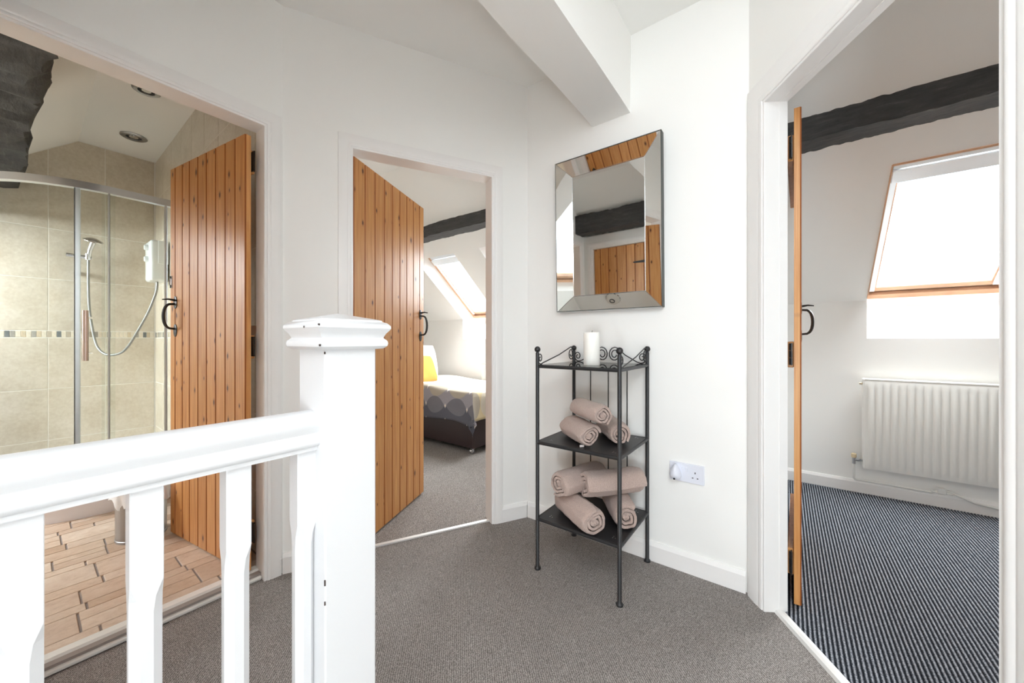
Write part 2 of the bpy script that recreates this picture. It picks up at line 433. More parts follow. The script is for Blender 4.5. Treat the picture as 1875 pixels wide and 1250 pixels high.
# wall with the mirror
bm = nb(); wall_y(bm, 0, .095, -.09, 1.20, 0, ZC); struct('wall_middle', bm, 'wall', 'bright white wall behind the mirror and metal shelf unit')
D0, D1 = .107, .842
bm = nb()
seg(bm, DO, DD, DN, 0, D0-.006, -.085, 0, 0, ZC); seg(bm, DO, DD, DN, D1+.006, 1.90, -.085, 0, 0, ZC); seg(bm, DO, DD, DN, D0-.006, D1+.006, -.085, 0, HD-.018, ZC)
wall_x(bm, 2.185, 2.28, YE2, -1.55, -1.4)
struct('wall_right', bm, 'wall', 'white wall around the doorway with the ribbed carpet')
# opposite wall seen in the mirror
FY = -2.08; F0, F1 = -.49, .27
bm = nb()
wall_y(bm, FY-.095, FY, AX, F0-.006, 0, roof(FY-.095)); wall_y(bm, FY-.095, FY, F1+.006, .42, 0, roof(FY-.095)); wall_y(bm, FY-.095, FY, F0-.006, F1+.006, 2.02, roof(FY-.095))
wall_x(bm, .325, .42, YE2, FY-.095, -1.4)
struct('wall_front', bm, 'wall', 'white wall with a closed plank door behind the stair rail')
# partitions inside the rooms and gables
bm = nb(); wall_x(bm, 1.10, 1.20, .095, YE); struct('wall_partition', bm, 'wall', 'partition wall between the two bedrooms')
bm = nb(); wall_x(bm, XL-.1, XL, -1.08, YE); wall_x(bm, XR, XR+.1, YE2, YE); wall_y(bm, -1.60, -1.51, 2.2, XR, 0, ZC)
struct('wall_gable', bm, 'wall', 'white end wall of the attic rooms')
bm = nb(); wall_x(bm, XL-.1, XL-.008, YE2, -1.08); wall_y(bm, -1.164, -1.08, XL, AX-.03, 0, ZC)
wallbath = struct('wall_bathroom', bm, 'grout', 'beige tiled bathroom wall with a mosaic band')

# wall tiles: one object each
def clip(poly, f):
    out = []
    for a, b in zip(poly, poly[1:]+poly[:1]):
        fa, fb = f(a), f(b)
        if fa >= 0: out.append(a)
        if fa*fb < 0:
            k = fa/(fa-fb); out.append((a[0]+k*(b[0]-a[0]), a[1]+k*(b[1]-a[1])))
    return out
ROWS = [(-.04, .33), (.33, .713), (.713, 1.097), (1.149, 1.537), (1.537, 1.914), (1.914, 2.293), (2.293, 2.64)]
G = .0016
TW = .2875
def tile_poly(h0, h1, z0, z1, roofed):
    p = [(h0+G, z0+G), (h1-G, z0+G), (h1-G, z1-G), (h0+G, z1-G)]
    p = clip(p, lambda q: ZC-.003-q[1])
    p = clip(p, lambda q: q[1]-.012)
    if roofed: p = clip(p, lambda q: ZC-.004-(YC2-q[0])*SL-q[1])
    return p
cache = {}
for c in range(6):
    y1 = -1.172-c*TW; y0 = y1-TW
    for (z0, z1) in ROWS:
        p = tile_poly(y0, y1, z0, z1, True)
        if len(p) < 3: continue
        cy, cz = (y0+y1)/2, (z0+z1)/2
        key = tuple((round(a-cy, 3), round(b-cz, 3)) for a, b in p)
        if key not in cache:
            bm = nb(); q = [(a-cy, b-cz) for a, b in p]; s = .990
            loft(bm, [[(0, a, b) for a, b in q], [(.0065, a, b) for a, b in q], [(.008, a*s, b*s) for a, b in q]]); cache[key] = data('tile', bm, 'walltile')
        obj('tile', cache[key], None, wallbath, loc=(XL-.0148, cy, cz))
for c in range(9):
    x0 = XL+.0+c*TW; x1 = min(x0+TW, AX-.10)
    if x1-x0 < .05: continue
    for (z0, z1) in ROWS:
        p = tile_poly(x0, x1, z0, z1, False)
        if len(p) < 3: continue
        cx, cz = (x0+x1)/2, (z0+z1)/2
        key = ('x',) + tuple((round(a-cx, 3), round(b-cz, 3)) for a, b in p)
        if key not in cache:
            bm = nb(); q = [(a-cx, b-cz) for a, b in p]; s = .990
            loft(bm, [[(a, 0, b) for a, b in q], [(a, -.0065, b) for a, b in q], [(a*s, -.008, b*s) for a, b in q]]); cache[key] = data('tile', bm, 'walltile')
        obj('tile', cache[key], None, wallbath, loc=(cx, -1.1572, cz))
mos = []
for k in range(5):
    bm = nb(); box(bm, -.004, .0035, -.0105, .0105, -.0225, .0225, .001); mos.append(data('mosaic_tile', bm, 'mosaic%d' % k))
seq = [0, 3, 4, 3, 0, 2, 3, 1, 0, 4, 3, 0, 2, 3, 2, 4, 3]
n = 0
while True:
    y = -1.185-n*.0232
    if y < -2.16: break
    obj('mosaic_tile', mos[random.choice(seq)], None, wallbath, loc=(XL-.0098, y, 1.123)); n += 1
for n in range(40):
    obj('mosaic_tile', mos[random.choice(seq)], None, wallbath, loc=(XL+.014+n*.0232, -1.1622, 1.123), rot=(0, 0, PI/2))

# ------------------------------------------------------------------ floors
bm = nb()
box(bm, AX-.02, .66, YE2, -1.52, -.2, 0)
prism(bm, [(AX-.045, -1.52), (2.2, -1.52), (1.19, 0), (1.19, .05), (-.05, .05), (-.61, -1.1), (AX-.045, -1.2)], 'z', -.2, 0)
struct('floor', bm, 'carpet', 'grey-brown carpet of the landing')
bm = nb(); prism(bm, [(XL, -1.1), (-.62, -1.1), (-.05, .02), (1.15, .02), (1.15, YE), (XL, YE)], 'z', -.2, -.001)
struct('floor_bedroom', bm, 'carpet_lit', 'grey-brown carpet in the bedroom beyond, lightened as by its windows')
bm = nb(); box(bm, XL, AX-.035, YE2, -1.12, -.2, .026); fb = struct('floor_bathroom', bm, 'floor_grout', 'stone-effect tiled bathroom floor')
# bathroom floor tiles
tdat = {}
x = AX-.07; r = 0
widths = [.085, .155, .060, .125, .075, .165, .055, .12, .10]
while x > -2.45:
    wd = widths[r % len(widths)]
    y = -1.16-random.uniform(0, .2)
    yy = [-1.165]
    while y > -2.85: yy.append(y); y -= random.choice([.13, .17, .22, .27, .33])
    yy.append(-2.85)
    for ya, yb in zip(yy, yy[1:]):
        L = ya-yb
        if L < .03: continue
        subs = [(x-wd, x)]
        if wd > .10 and random.random() < .4: subs = [(x-wd, x-wd*.55), (x-wd*.55, x)]
        for xa, xb in subs:
            k = (round(xb-xa, 3), round(L, 2))
            if k not in tdat:
                bm = nb(); hx, hy = k[0]/2-.0020, k[1]/2-.0035; q = [(-hx, -hy), (hx, -hy), (hx, hy), (-hx, hy)]
                loft(bm, [[(a, b, 0) for a, b in q], [(a, b, .0045) for a, b in q], [(a*.985, b*.985, .006) for a, b in q]]); tdat[k] = data('tile', bm, 'stone')
            obj('tile', tdat[k], None, fb, loc=((xa+xb)/2, (ya+yb)/2, .026))
    x -= wd; r += 1
# ribbed carpet of the right room: real ribs
bm = nb()
box(bm, 1.12, XR, -1.5, YE, -.2, -.002)
def dline_x(y, d):  # x on the line parallel to the right wall, offset d towards the room (into it)
    O = DO-DN*d; t = (y-O.y)/DD.y; return O.x+DD.x*t
nrib = 0; x = 1.205
while x < XR-.02:
    k = math.floor(x/RIB); xa = k*RIB; xb = xa+RIB
    O = DO-DN*.068; t = ((xa+xb)/2-O.x)/DD.x; y0 = O.y+DD.y*t
    if y0 > .11: y0 = .11
    if y0 < -1.5: y0 = -1.5
    prof = [(xa, .001), (xa+RIB*.22, .0055), (xa+RIB*.5, .007), (xa+RIB*.78, .0055), (xb, .001)]
    loft(bm, [[(a, y0, z) for a, z in prof], [(a, YE, z) for a, z in prof]], closed=False, caps=False)
    x += RIB
struct('floor_right_room', bm, 'rib', 'charcoal ribbed carpet in the room through the right doorway')
# stairs going down in front of the rail
st = tag(bpy.data.objects.new('staircase', None), 'carpeted stairs going down beside the white newel post', 'stairs', kind='structure'); C.objects.link(st)
bm = nb(); box(bm, .0, 1.505, .0, .25, -.6, 0, .008); step = data('tread', bm, 'stair')
for k in range(6): obj('tread', step, None, st, loc=(.68, -1.52-.26*(k+1)+.0, -.2*(k+1)+.2-.19))
bm = nb(); box(bm, .42, 2.28, YE2, -1.5, -1.6, -1.4); struct('floor_stairs_bottom', bm, 'stair', 'carpet at the foot of the stairs')

# ------------------------------------------------------------------ white boxed beam, black purlins
def rough_bar(bm, x0, x1, y0, y1, z0, z1, axis, n, jit, sec=3, skew=0, fine=.6):
    """bar of rectangular section with an uneven surface, long in `axis`"""
    per = []
    for i in range(sec): per.append((i/sec, 0))
    for i in range(sec): per.append((1, i/sec))
    for i in range(sec): per.append((1-i/sec, 1))
    for i in range(sec): per.append((0, 1-i/sec))
    rings = []
    off = [[0, 0] for _ in per]
    for k in range(n+1):
        f = k/n; ring = []
        for j, (u, v) in enumerate(per):
            off[j] = [off[j][0]*.86+random.gauss(0, .45), off[j][1]*.86+random.gauss(0, .45)]
            du, dv = (off[j][0]+random.gauss(0, fine))*jit, (off[j][1]+random.gauss(0, fine))*jit
            if axis == 'x': ring.append((x0+(x1-x0)*f, y0+(y1-y0)*u+du+skew*f, z0+(z1-z0)*v+dv))
            else: ring.append((x0+(x1-x0)*u+du, y0+(y1-y0)*f, z0+(z1-z0)*v+dv))
        rings.append(ring)
    loft(bm, rings)
bm = nb(); rough_bar(bm, .432, .640, 0.01, -2.10, 2.237, 2.66, 'y', 14, .0022, 1)
tag(obj('ceiling_beam', bm, 'wall', None, 30), 'white boxed ceiling beam above the mirror', 'beam', kind='structure')
def purlin(name, x0, x1, y0, y1, z0, z1, jit, label, n=90, skew=0, fine=.5, sec=3):
    bm = nb(); rough_bar(bm, x0, x1, y0, y1, z0, z1, 'x', n, jit, sec, skew, fine)
    tag(obj(name, bm, 'timber', None, 60), label, 'beam', 'black roof timbers')
purlin('roof_purlin', XL, 1.09, .62, .80, 2.135, 2.29, .0035, 'black timber purlin under the bedroom ceiling beyond the middle door')
purlin('roof_purlin', 1.21, XR, .62, .80, 2.128, 2.29, .0030, 'black timber purlin above the roof window in the right room')
random.seed(11)
purlin('roof_purlin', AX-.10, XL, -1.770, -2.06, 2.16, 2.50, .011, 'rough black timber purlin above the shower enclosure', 60, -.115, .55, 5)
purlin('roof_purlin', AX, 0.41, -1.87, -2.04, 2.150, 2.345, .004, 'black timber purlin over the plank door reflected in the mirror', 40)

# ------------------------------------------------------------------ door frames (lining, stop, casing)
def frame3(bm, P, prof, t0, t1, zt, zb=0.0):
    """prof: closed list of (w outward from the opening, d towards the landing)"""
    rings = []
    for k in range(4):
        ring = []
        for wv, d in prof:
            if k == 0: ring.append(P(t0-wv, d, zb))
            elif k == 1: ring.append(P(t0-wv, d, zt+wv))
            elif k == 2: ring.append(P(t1+wv, d, zt+wv))
            else: ring.append(P(t1+wv, d, zb))
        rings.append(ring)
    loft(bm, rings)
CAS = [(.0, 0), (.0, .006), (.003, .009), (.008, .010), (.013, .008), (.018, .012), (.050, .014), (.056, .012), (.058, .0)]
def doorway(nm, O, D, Nn, t0, t1, zt, label, cw=1.0, st=.0, dp=.094):
    P = lambda t, d, z: (O.x+D.x*t+Nn.x*d, O.y+D.y*t+Nn.y*d, z)
    r = thing(nm, label, None, kind='structure')
    bm = nb(); frame3(bm, P, [(wv*cw, d) for wv, d in CAS], t0-.010, t1+.010, zt+.010); obj('architrave', bm, 'gloss_white', r, 40)
    bm = nb(); frame3(bm, P, [(.001, .003), (0, .001), (0, -dp), (.016, -dp), (.016, .003)], t0, t1, zt); obj('door_lining', bm, 'gloss_white', r)
    if st:
        bm = nb(); frame3(bm, P, [(-st, -.055), (0, -.055), (0, -dp-.0005), (-st, -dp-.0005)], t0, t1, zt); obj('door_stop', bm, 'gloss_white', r)
    return r
ao = Vector((AX, 0)); ad = Vector((0, -1)); an = Vector((1, 0))
doorway('trim_1', ao, ad, an, 1.2106, 1.962, 2.037, 'white casing and lining of the bathroom doorway')
doorway('trim_2', BO, BD, BN, B0, B1, 2.034, 'white casing and lining of the bedroom doorway')
doorway('trim_3', DO, DD, DN, D0, D1, 2.024, 'white casing and lining of the doorway to the ribbed carpet', 1.55, .002, .085)
fo = Vector((0, FY)); doorway('trim_4', fo, Vector((1, 0)), Vector((0, 1)), F0, F1, 2.0, 'white casing of the closed plank door reflected in the mirror')

# threshold strips
bm = nb(); box(bm, AX-.056, AX-.022, -1.962, -1.2106, 0, .016, .004); r = struct('trim_5', bm, 'threshold_white', 'white threshold strip between landing carpet and bathroom tiles')
bm = nb(); prism(bm, [(AX-.105, 0), (AX-.050, 0), (AX-.052, .016), (AX-.062, .026), (AX-.072, .032), (AX-.105, .033)], 'y', -1.962, -1.2106); obj('metal_strip', bm, 'threshold', r)
bm = nb(); prism(bm, [tuple(BO+BD*t+BN*d) for t, d in ((B0, -.055), (B1, -.055), (B1, -.033), (B0, -.033))], 'z', 0, .008); struct('trim_6', bm, 'threshold', 'bright metal threshold strip at the bedroom carpet')
bm = nb(); 
P3 = lambda t, d, z: (DO.x+DD.x*t+DN.x*d, DO.y+DD.y*t+DN.y*d, z)
loft(bm, [[P3(t, d, z) for d, z in ((-.074, 0), (-.070, .010), (-.056, .013), (-.042, .010), (-.036, 0))] for t in (D0, D1)])
struct('trim_7', bm, 'threshold', 'ribbed aluminium threshold strip at the right doorway')

# baseboards
SK = [(0, 0), (.015, 0), (.015, .074), (.006, .092), (0, .092)]
def skirting(nm, O, D, Nn, t0, t1, label, z=0, m0=0, m1=0):
    bm = nb(); rings = []
    for t, m in ((t0, m0), (t1, m1)): rings.append([(O.x+D.x*(t+m*d)+Nn.x*d, O.y+D.y*(t+m*d)+Nn.y*d, z+h) for d, h in SK])
    loft(bm, rings); return struct(nm, bm, 'gloss_white', label)
skirting('baseboard_left', ao, ad, an, 1.145, 1.153, 'white baseboard beside the bathroom casing')
skirting('baseboard_back', BO, BD, BN, .0, B0-.062, 'white baseboard left of the bedroom doorway')
skirting('baseboard_back', BO, BD, BN, B1+.062, BL, 'white baseboard right of the bedroom doorway', m1=-.75)
skirting('baseboard_middle', Vector((0, 0)), Vector((1, 0)), Vector((0, -1)), .0, 1.135, 'white baseboard behind the metal shelf unit', m0=.7)
skirting('baseboard_right_room', Vector((0, YE)), Vector((1, 0)), Vector((0, -1)), 1.20, XR, 'white baseboard under the radiator')
skirting('baseboard_bedroom', Vector((0, YE)), Vector((1, 0)), Vector((0, -1)), XL, 1.10, 'white baseboard behind the bed')
skirting('baseboard_partition', Vector((1.20, 0)), Vector((0, 1)), Vector((1, 0)), .10, YE, 'white baseboard behind the open right door')

# ------------------------------------------------------------------ plank doors
def latch(parent, x, z, side=-1, ref=0.0):
    """Suffolk latch: two leaf plates, bow handle, thumb lever; y=ref is the face, side is the outward sign"""
    h = nb(); s = side
    def plate(zc, hh):
        rings = []
        for d, k in ((0, 1), (.003, 1), (.005, .6)):
            rings.append([(x+.020*k*math.cos(a), ref+s*d, zc+hh*k*math.sin(a)) for a in [2*PI*i/14 for i in range(14)]])
        loft(h, rings)
    plate(z+.075, .034); plate(z-.075, .034)
    pts = []
    for i in range(13):
        a = -PI/2+PI*i/12
        pts.append((x, ref+s*(.004+.046*max(0, math.cos(a))**.55), z+.066*math.sin(a)))
    tube(h, pts, [.0055+.002*math.sin(PI*i/12) for i in range(13)], 8)
    o = obj('handle', h, 'iron', parent, 40)
    t = nb(); tube(t, [(x, ref+s*.001, z+.086), (x, ref+s*.030, z+.090), (x, ref+s*.055, z+.086)], [.007, .005, .003], 6)
    obj('thumb_lever', t, 'iron', o, 40)
def hinge(parent, x, y, z):
    h = nb(); box(h, x-.002, x+.035, y+.0, y+.003, z-.045, z+.045)
    box(h, x-.020, x-.002, y-.001, y+.003, z-.045, z+.045)
    for dz in (-.030, 0, .030): tube(h, [(x-.005, y+.004, z+dz-.0135), (x-.005, y+.004, z+dz+.0135)], .006, 8)
    obj('hinge', h, 'iron', parent, 40)
def plank_door(nm, loc, ang, width, height, label, npl=9, first=.07, handle_x=None, ledge_y=.024, ledges=True):
    """local x from the hinge edge, planks between y=0 (face) and y=.024, ledges behind"""
    r = thing(nm, label, None, loc, (0, 0, ang), kind='structure')
    ws = [(width-first)/(npl-1)*random.uniform(.93, 1.07) for _ in range(npl-1)]; k = (width-first)/sum(ws); ws = [w_*k for w_ in ws]+[first]
    x = 0
    for w_ in ws:
        c = .0048; hw = w_/2
        p = [(-hw, .024), (-hw, c), (-hw+c, 0), (hw-c, 0), (hw, c), (hw, .024)]
        bm = nb(); prism(bm, p, 'z', 0, height)
        po = obj('plank', bm, 'pine', r, loc=(x+hw, 0, 0)); x += w_
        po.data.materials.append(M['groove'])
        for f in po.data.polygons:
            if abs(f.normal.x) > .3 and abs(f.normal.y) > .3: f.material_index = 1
    if ledges:
        for z in (.11, .955, 1.80):
            bm = nb(); box(bm, .012, width-.03, .024, .046, z, z+.105, .003); obj('ledge', bm, 'pine', r)
        for z in (.165, 1.01, 1.85): hinge(r, .004, .030, z)
    if handle_x is not None: latch(r, handle_x, 1.165)
    return r
# bathroom door
def ang_of(v): return math.atan2(v[1], v[0])
h1 = Vector((-.662, -1.262)); f1 = Vector((-1.402, -1.378)); d1 = f1-h1
# local +y must point to the ledge side (towards +y world): x axis points to -x, so mirror by building with y flipped
def flip(o):
    for c in o.children_recursive:
        pass
random.seed(5)
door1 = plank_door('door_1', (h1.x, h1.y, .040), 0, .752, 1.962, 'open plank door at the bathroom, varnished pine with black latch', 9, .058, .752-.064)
# a door hung on the other hand: mirrored copy of the local meshes
def mirror_local(root):
    for c in root.children_recursive:
        me = c.data
        for v in me.vertices: v.co.y = -v.co.y
        me.flip_normals()
mirror_local(door1); door1.rotation_euler = (0, 0, ang_of(d1))
bm = nb(); box(bm, .752-.028, .752-.004, 0, .004, 1.32, 1.385, .001); box(bm, .752-.022, .752-.010, .004, .008, 1.335, 1.37, .001)
obj('bolt_plate', bm, 'chrome', door1)
# bedroom door
hw_ = lambda X, Y: Vector((.8*(X-.094)-.6*(Y-2.248), .6*(X-.094)+.8*(Y-2.248)))
h2 = hw_(-.7955, 1.84); f2 = hw_(-.622, 2.582); d2 = f2-h2
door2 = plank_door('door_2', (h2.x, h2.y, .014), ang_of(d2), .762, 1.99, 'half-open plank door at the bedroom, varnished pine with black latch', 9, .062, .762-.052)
# right room door
h3 = Vector((1.322, .016)); f3 = Vector((1.338, .74)); d3 = f3-h3
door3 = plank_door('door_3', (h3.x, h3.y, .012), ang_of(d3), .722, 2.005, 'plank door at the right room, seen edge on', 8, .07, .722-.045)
mirror_fix = False
# closed door across the landing
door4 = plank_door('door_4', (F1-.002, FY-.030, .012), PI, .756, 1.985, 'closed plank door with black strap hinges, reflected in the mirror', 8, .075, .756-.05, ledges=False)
for z in (.30, 1.79):
    bm = nb(); prism(bm, [(.0, z-.022), (.30, z-.008), (.315, z), (.30, z+.008), (0, z+.022)], 'y', -.005, 0); obj('strap_hinge', bm, 'iron', door4)
# ------------------------------------------------------------------ newel, rail, balusters
NX, NY, HS = .5756, -1.4883, .05
ns = thing('stair_balustrade', 'white gloss newel post, handrail and square balusters at the stair head', 'banister', (NX, NY, 0))
bm = nb(); box(bm, -HS, HS, -HS, HS, -.18, 1.07, .003, 2); newel = obj('newel_post', bm, 'rail_white', ns)
capp = [(.052, 1.062), (.060, 1.063), (.0655, 1.068), (.0665, 1.073), (.0655, 1.078), (.0615, 1.082), (.060, 1.084), (.0635, 1.092), (.0685, 1.0985), (.0705, 1.102), (.0700, 1.107), (.0655, 1.1125), (.060, 1.1145), (.0585, 1.1150), (.0580, 1.1175), (.054, 1.119)]
bm = nb(); loft(bm, [[(-r_, -r_, z), (r_, -r_, z), (r_, r_, z), (-r_, r_, z)] for r_, z in capp]+[[(-.001, -.001, 1.131), (.001, -.001, 1.131), (.001, .001, 1.131), (-.001, .001, 1.131)]])
obj('newel_cap', bm, 'rail_white', ns, 32)
for (dx, dy, dz, s_) in ((.0502, -.0502, .653, .0050), (.0502, -.0502, .617, .0032), (.0498, -.0502, 1.057, .0022)):
    bm = nb(); box(bm, dx-.0016, dx+.0003, dy-.0003, dy+.0016, dz-s_, dz+s_); obj('paint_chip', bm, 'chip', newel)
for (dx, dy, dz) in ((.018, -.0700, 1.103), (.0668, -.0664, 1.071), (.069, -.069, 1.106)):
    bm = nb(); box(bm, dx-.0014, dx+.0014, dy-.0012, dy+.0012, dz-.0018, dz+.0018); obj('paint_chip', bm, 'chip', ns)
RP = [(-.024, .883), (-.024, .889), (-.031, .893), (-.033, .900), (-.029, .908), (-.026, .914), (-.030, .922), (-.034, .932), (-.030, .942), (-.018, .949), (0, .9515), (.018, .949), (.030, .942), (.034, .932), (.030, .922), (.026, .914), (.029, .908), (.033, .900), (.031, .893), (.024, .889), (.024, .883)]
bm = nb(); loft(bm, [[(x_, y_, z_) for x_, z_ in RP] for y_ in (-HS+.001, -.30, -.68)]); obj('handrail', bm, 'rail_white', ns, 45)
bw = .0165
def baluster(half=False):
    bm = nb(); c = .0095
    sq = [(-bw, -bw), (bw, -bw), (bw, bw), (-bw, bw)]
    def oct_(k):
        q = c*k+.0008
        return [(-bw+q, -bw), (bw-q, -bw), (bw, -bw+q), (bw, bw-q), (bw-q, bw), (-bw+q, bw), (-bw, bw-q), (-bw, -bw+q)]
    loft(bm, [[(x_, y_, z_) for x_, y_ in oct_(k)] for z_, k in ((-.17, 0), (.10, 0), (.13, .7), (.15, 1), (.715, 1), (.735, .75), (.755, 0), (.89, 0))])
    return bm
me_b = data('baluster', baluster(), 'rail_white')
for y_ in (-.0640, -.1655, -.268, -.369, -.47, -.57): obj('baluster', me_b, None, ns, loc=(0, y_, 0))
bm = nb(); box(bm, -.03, .03, -.68, -HS, -.02, .03, .004); obj('base_rail', bm, 'rail_white', ns)
bm = nb(); box(bm, -.045, .045, -.76, -.68, -.18, 1.0, .003); obj('half_newel', bm, 'rail_white', ns)

# ------------------------------------------------------------------ mirror
mr = thing('wall_mirror', 'rectangular wall mirror with wide angled mirrored border above the shelf unit', 'mirror', (.517, 0, 1.238))
W2, HH, BWD, DEP, OUTD = .2835, .832, .086, .0335, .0385
mr.rotation_euler = (math.radians(1.5), 0, 0)
def mquad(nm, pts, m, par, th=.003):
    bm = nb(); a, b, c, d = [Vector(p) for p in pts]; nrm = (b-a).cross(d-a).normalized()
    if nrm.y > 0: nrm = -nrm
    loft(bm, [[p for p in (a, b, c, d)], [p-nrm*th for p in (a, b, c, d)]]); return obj(nm, bm, m, par)
yo, yi = -OUTD, -(OUTD-DEP)
oc = [(-W2, yo, 0), (W2, yo, 0), (W2, yo, HH), (-W2, yo, HH)]
ic = [(-W2+BWD, yi, BWD), (W2-BWD, yi, BWD), (W2-BWD, yi, HH-BWD), (-W2+BWD, yi, HH-BWD)]
mquad('mirror_glass', ic, 'mirror', mr)
for k in range(4): mquad('border_panel', [oc[k], oc[(k+1) % 4], ic[(k+1) % 4], ic[k]], 'mirror', mr)
bm = nb()
for z0, z1, x0, x1 in ((0, .004, -W2, W2), (HH-.004, HH, -W2, W2), (0, HH, -W2-.003, -W2), (0, HH, W2, W2+.003)): box(bm, x0, x1, -OUTD-.001, .0, z0, z1)
obj('edge_frame', bm, 'backing', mr)
bm = nb()
for a, b in zip(ic, ic[1:]+ic[:1]): tube(bm, [(a[0], a[1]-.001, a[2]), (b[0], b[1]-.001, b[2])], .0016, 6)
for a, b in zip(ic, oc): tube(bm, [(a[0], a[1]-.001, a[2]), (b[0], b[1]-.001, b[2])], .0010, 6)
obj('bead_line', bm, 'chrome', mr)

# ------------------------------------------------------------------ metal shelf unit
SX, SY = .333, -.400
SW, SD = .397, .370
su = thing('shelf_unit', 'black metal shelf unit with scrolled top and glass upper shelf', 'shelf', (SX, SY, 0))
def post_mesh():
    bm = nb(); lathe(bm, [(.0001, 0), (.015, 0), (.0155, .006), (.011, .010), (.0088, .014), (.0088, 1.018), (.006, 1.022)], 14); return data('leg', bm, 'black_metal', 40)
pm_ = post_mesh(); bm = nb(); ball(bm, (0, 0, 1.035), .0145, 16); fin = data('finial', bm, 'black_metal', 60)
for px, py in ((0, 0), (SW, 0), (SW, SD), (0, SD)):
    l = obj('leg', pm_, None, su, loc=(px, py, 0)); obj('finial', fin, None, l)
def rim(z, w_=.0085):
    bm = nb()
    for a, b in (((0, 0), (SW, 0)), ((SW, 0), (SW, SD)), ((SW, SD), (0, SD)), ((0, SD), (0, 0))):
        tube(bm, [(a[0], a[1], z), (b[0], b[1], z)], w_, 8)
    return bm
for z in (.240, .600):
    bm = nb(); box(bm, .0, SW, .0, SD, z-.004, z+.003); s_ = obj('shelf', bm, 'black_metal', su)
    obj('shelf_rim', rim(z-.004), 'black_metal', s_, 60)
    bm = nb()
    for cx in (.045, SW-.045):
        for cy in (.04, SD-.04):
            for q in range(3): lathe(bm, [(.0001, z+.0028), (.0022, z+.0028), (.0022, z+.0038), (.0001, z+.0040)], 8, (cx+(.012 if q == 1 else 0), cy+.012*(q == 2), 0))
    obj('rivet', bm, 'chrome', s_)['kind'] = 'stuff'
obj('top_rim', rim(.955, .0075), 'black_metal', su, 60)
bm = nb(); box(bm, .006, SW-.006, .006, SD-.006, .957, .963); obj('glass_shelf', bm, 'shelf_glass', su)
for k in range(3):
    bm = nb(); x_ = SW*(k+1)/4; tube(bm, [(x_, SD, .240), (x_, SD, .955)], .0030, 8); obj('back_rod', bm, 'black_metal', su, 60)
def scroll(L):
    """flat path (s, h): tall at s=L, low at s=0, a curl at both ends"""
    pts = []
    # low curl: spiral in at s small, standing on the rim
    c0 = (.024, .034)
    for i in range(22):
        a = math.radians(-90-20+ -1*i*26); r_ = .026-.0010*i
        pts.append((c0[0]+r_*math.cos(a)*.8, c0[1]+r_*math.sin(a)))
    pts = pts[::-1]
    pts += [(.03, .006), (.05, .012), (L*.55, .045), (L-.05, .080)]
    c1 = (L-.034, .047)
    for i in range(24):
        a = math.radians(92-i*27); r_ = .037-.0011*i
        pts.append((c1[0]+r_*math.cos(a)*.85, c1[1]+r_*math.sin(a)))
    return pts
def scroll_obj(L, f):
    bm = nb(); tube(bm, [f(s_, h_+.958) for s_, h_ in scroll(L)], .0028, 6); obj('scroll', bm, 'black_metal', su, 70)
scroll_obj(SD, lambda s_, h_: (0, s_, h_))
scroll_obj(SD, lambda s_, h_: (SW, s_, h_))
scroll_obj(SW/2, lambda s_, h_: (s_, SD, h_))
scroll_obj(SW/2, lambda s_, h_: (SW-s_, SD, h_))

# candle
cd = thing('candle', 'white pillar candle on the glass top of the shelf unit', 'candle', (.545, -.262, .963))
bm = nb(); lathe(bm, [(.0001, 0), (.036, 0), (.0375, .003), (.0375, .148), (.034, .152), (.02, .149), (.0001, .148)], 32); obj('wax_body', bm, 'candle', cd, 40)
bm = nb(); tube(bm, [(0, 0, .147), (.001, 0, .155), (.003, .001, .160)], .0012, 6); obj('wick', bm, 'slot', cd)

# ------------------------------------------------------------------ rolled towels
def towel_mesh(R, L, turns, seed, squash=.92):
    rnd = random.Random(seed); bm = nb()
    r0 = .012; n = int(turns*38); pitch = (R-r0)/turns; th = pitch*.70
    ph = rnd.uniform(0, 6.28); ph2 = rnd.uniform(0, 6.28)
    inner, outer = [], []
    for i in range(n+1):
        a = 2*PI*turns*i/n; r_ = r0+pitch*turns*i/n
        wob = 1+.05*math.sin(2*a+ph)+.035*math.sin(3*a+ph2)+.02*math.sin(7*a)
        for lst, d in ((inner, -th/2), (outer, th/2)):
            rr = max(.003, (r_+d))*wob
            lst.append((rr*math.cos(a+ph), rr*math.sin(a+ph)*squash, r_))
    prof = outer+inner[::-1]
    rings = []
    steps = [0, .008, .02, .04, .07]+[.1+.8*q/12 for q in range(13)]+[.93, .96, .98, .992, 1.0]
    for s_ in steps:
        e = min(s_, 1-s_)*L; sh = 1-.13*math.exp(-e/.010)
        ring = []
        for (u, v, r_) in prof:
            tel = (1-r_/R)*-.010*(1 if s_ > .5 else -1)+.004*math.sin(3*math.atan2(v, u)+ph)*(1 if s_ in (0, 1) else 0)
            q_ = Vector((u*60, s_*L*60, v*60)); bulge = 1+.02*math.sin(9*s_+5*math.atan2(v, u)+ph2)+.035*mnoise.noise(q_)+.03*mnoise.noise(q_*2.7)
            ring.append((u*sh*bulge, (s_-.5)*L+(tel if e < .03 else 0), v*sh*bulge))
        rings.append(ring)
    loft(bm, rings, True, False)
    # ends of the cloth band
    bm.verts.ensure_lookup_table(); m = len(prof)
    for base in (0, (len(steps)-1)*m):
        h = len(outer)
        for i in range(h-1):
            face(bm, [bm.verts[base+i], bm.verts[base+i+1], bm.verts[base+m-2-i], bm.verts[base+m-1-i]])
    # solid core
    tube(bm, [(0, -L*.47, 0), (0, L*.47, 0)], r0*1.1, 10)
    return data('towel_roll', bm, 'towel', 60)
TM = [towel_mesh(.058, .28, 2.6, 3), towel_mesh(.066, .28, 2.9, 5, .88), towel_mesh(.064, .29, 2.7, 8), towel_mesh(.074, .33, 2.8, 12, .90), towel_mesh(.072, .32, 2.6, 21)]
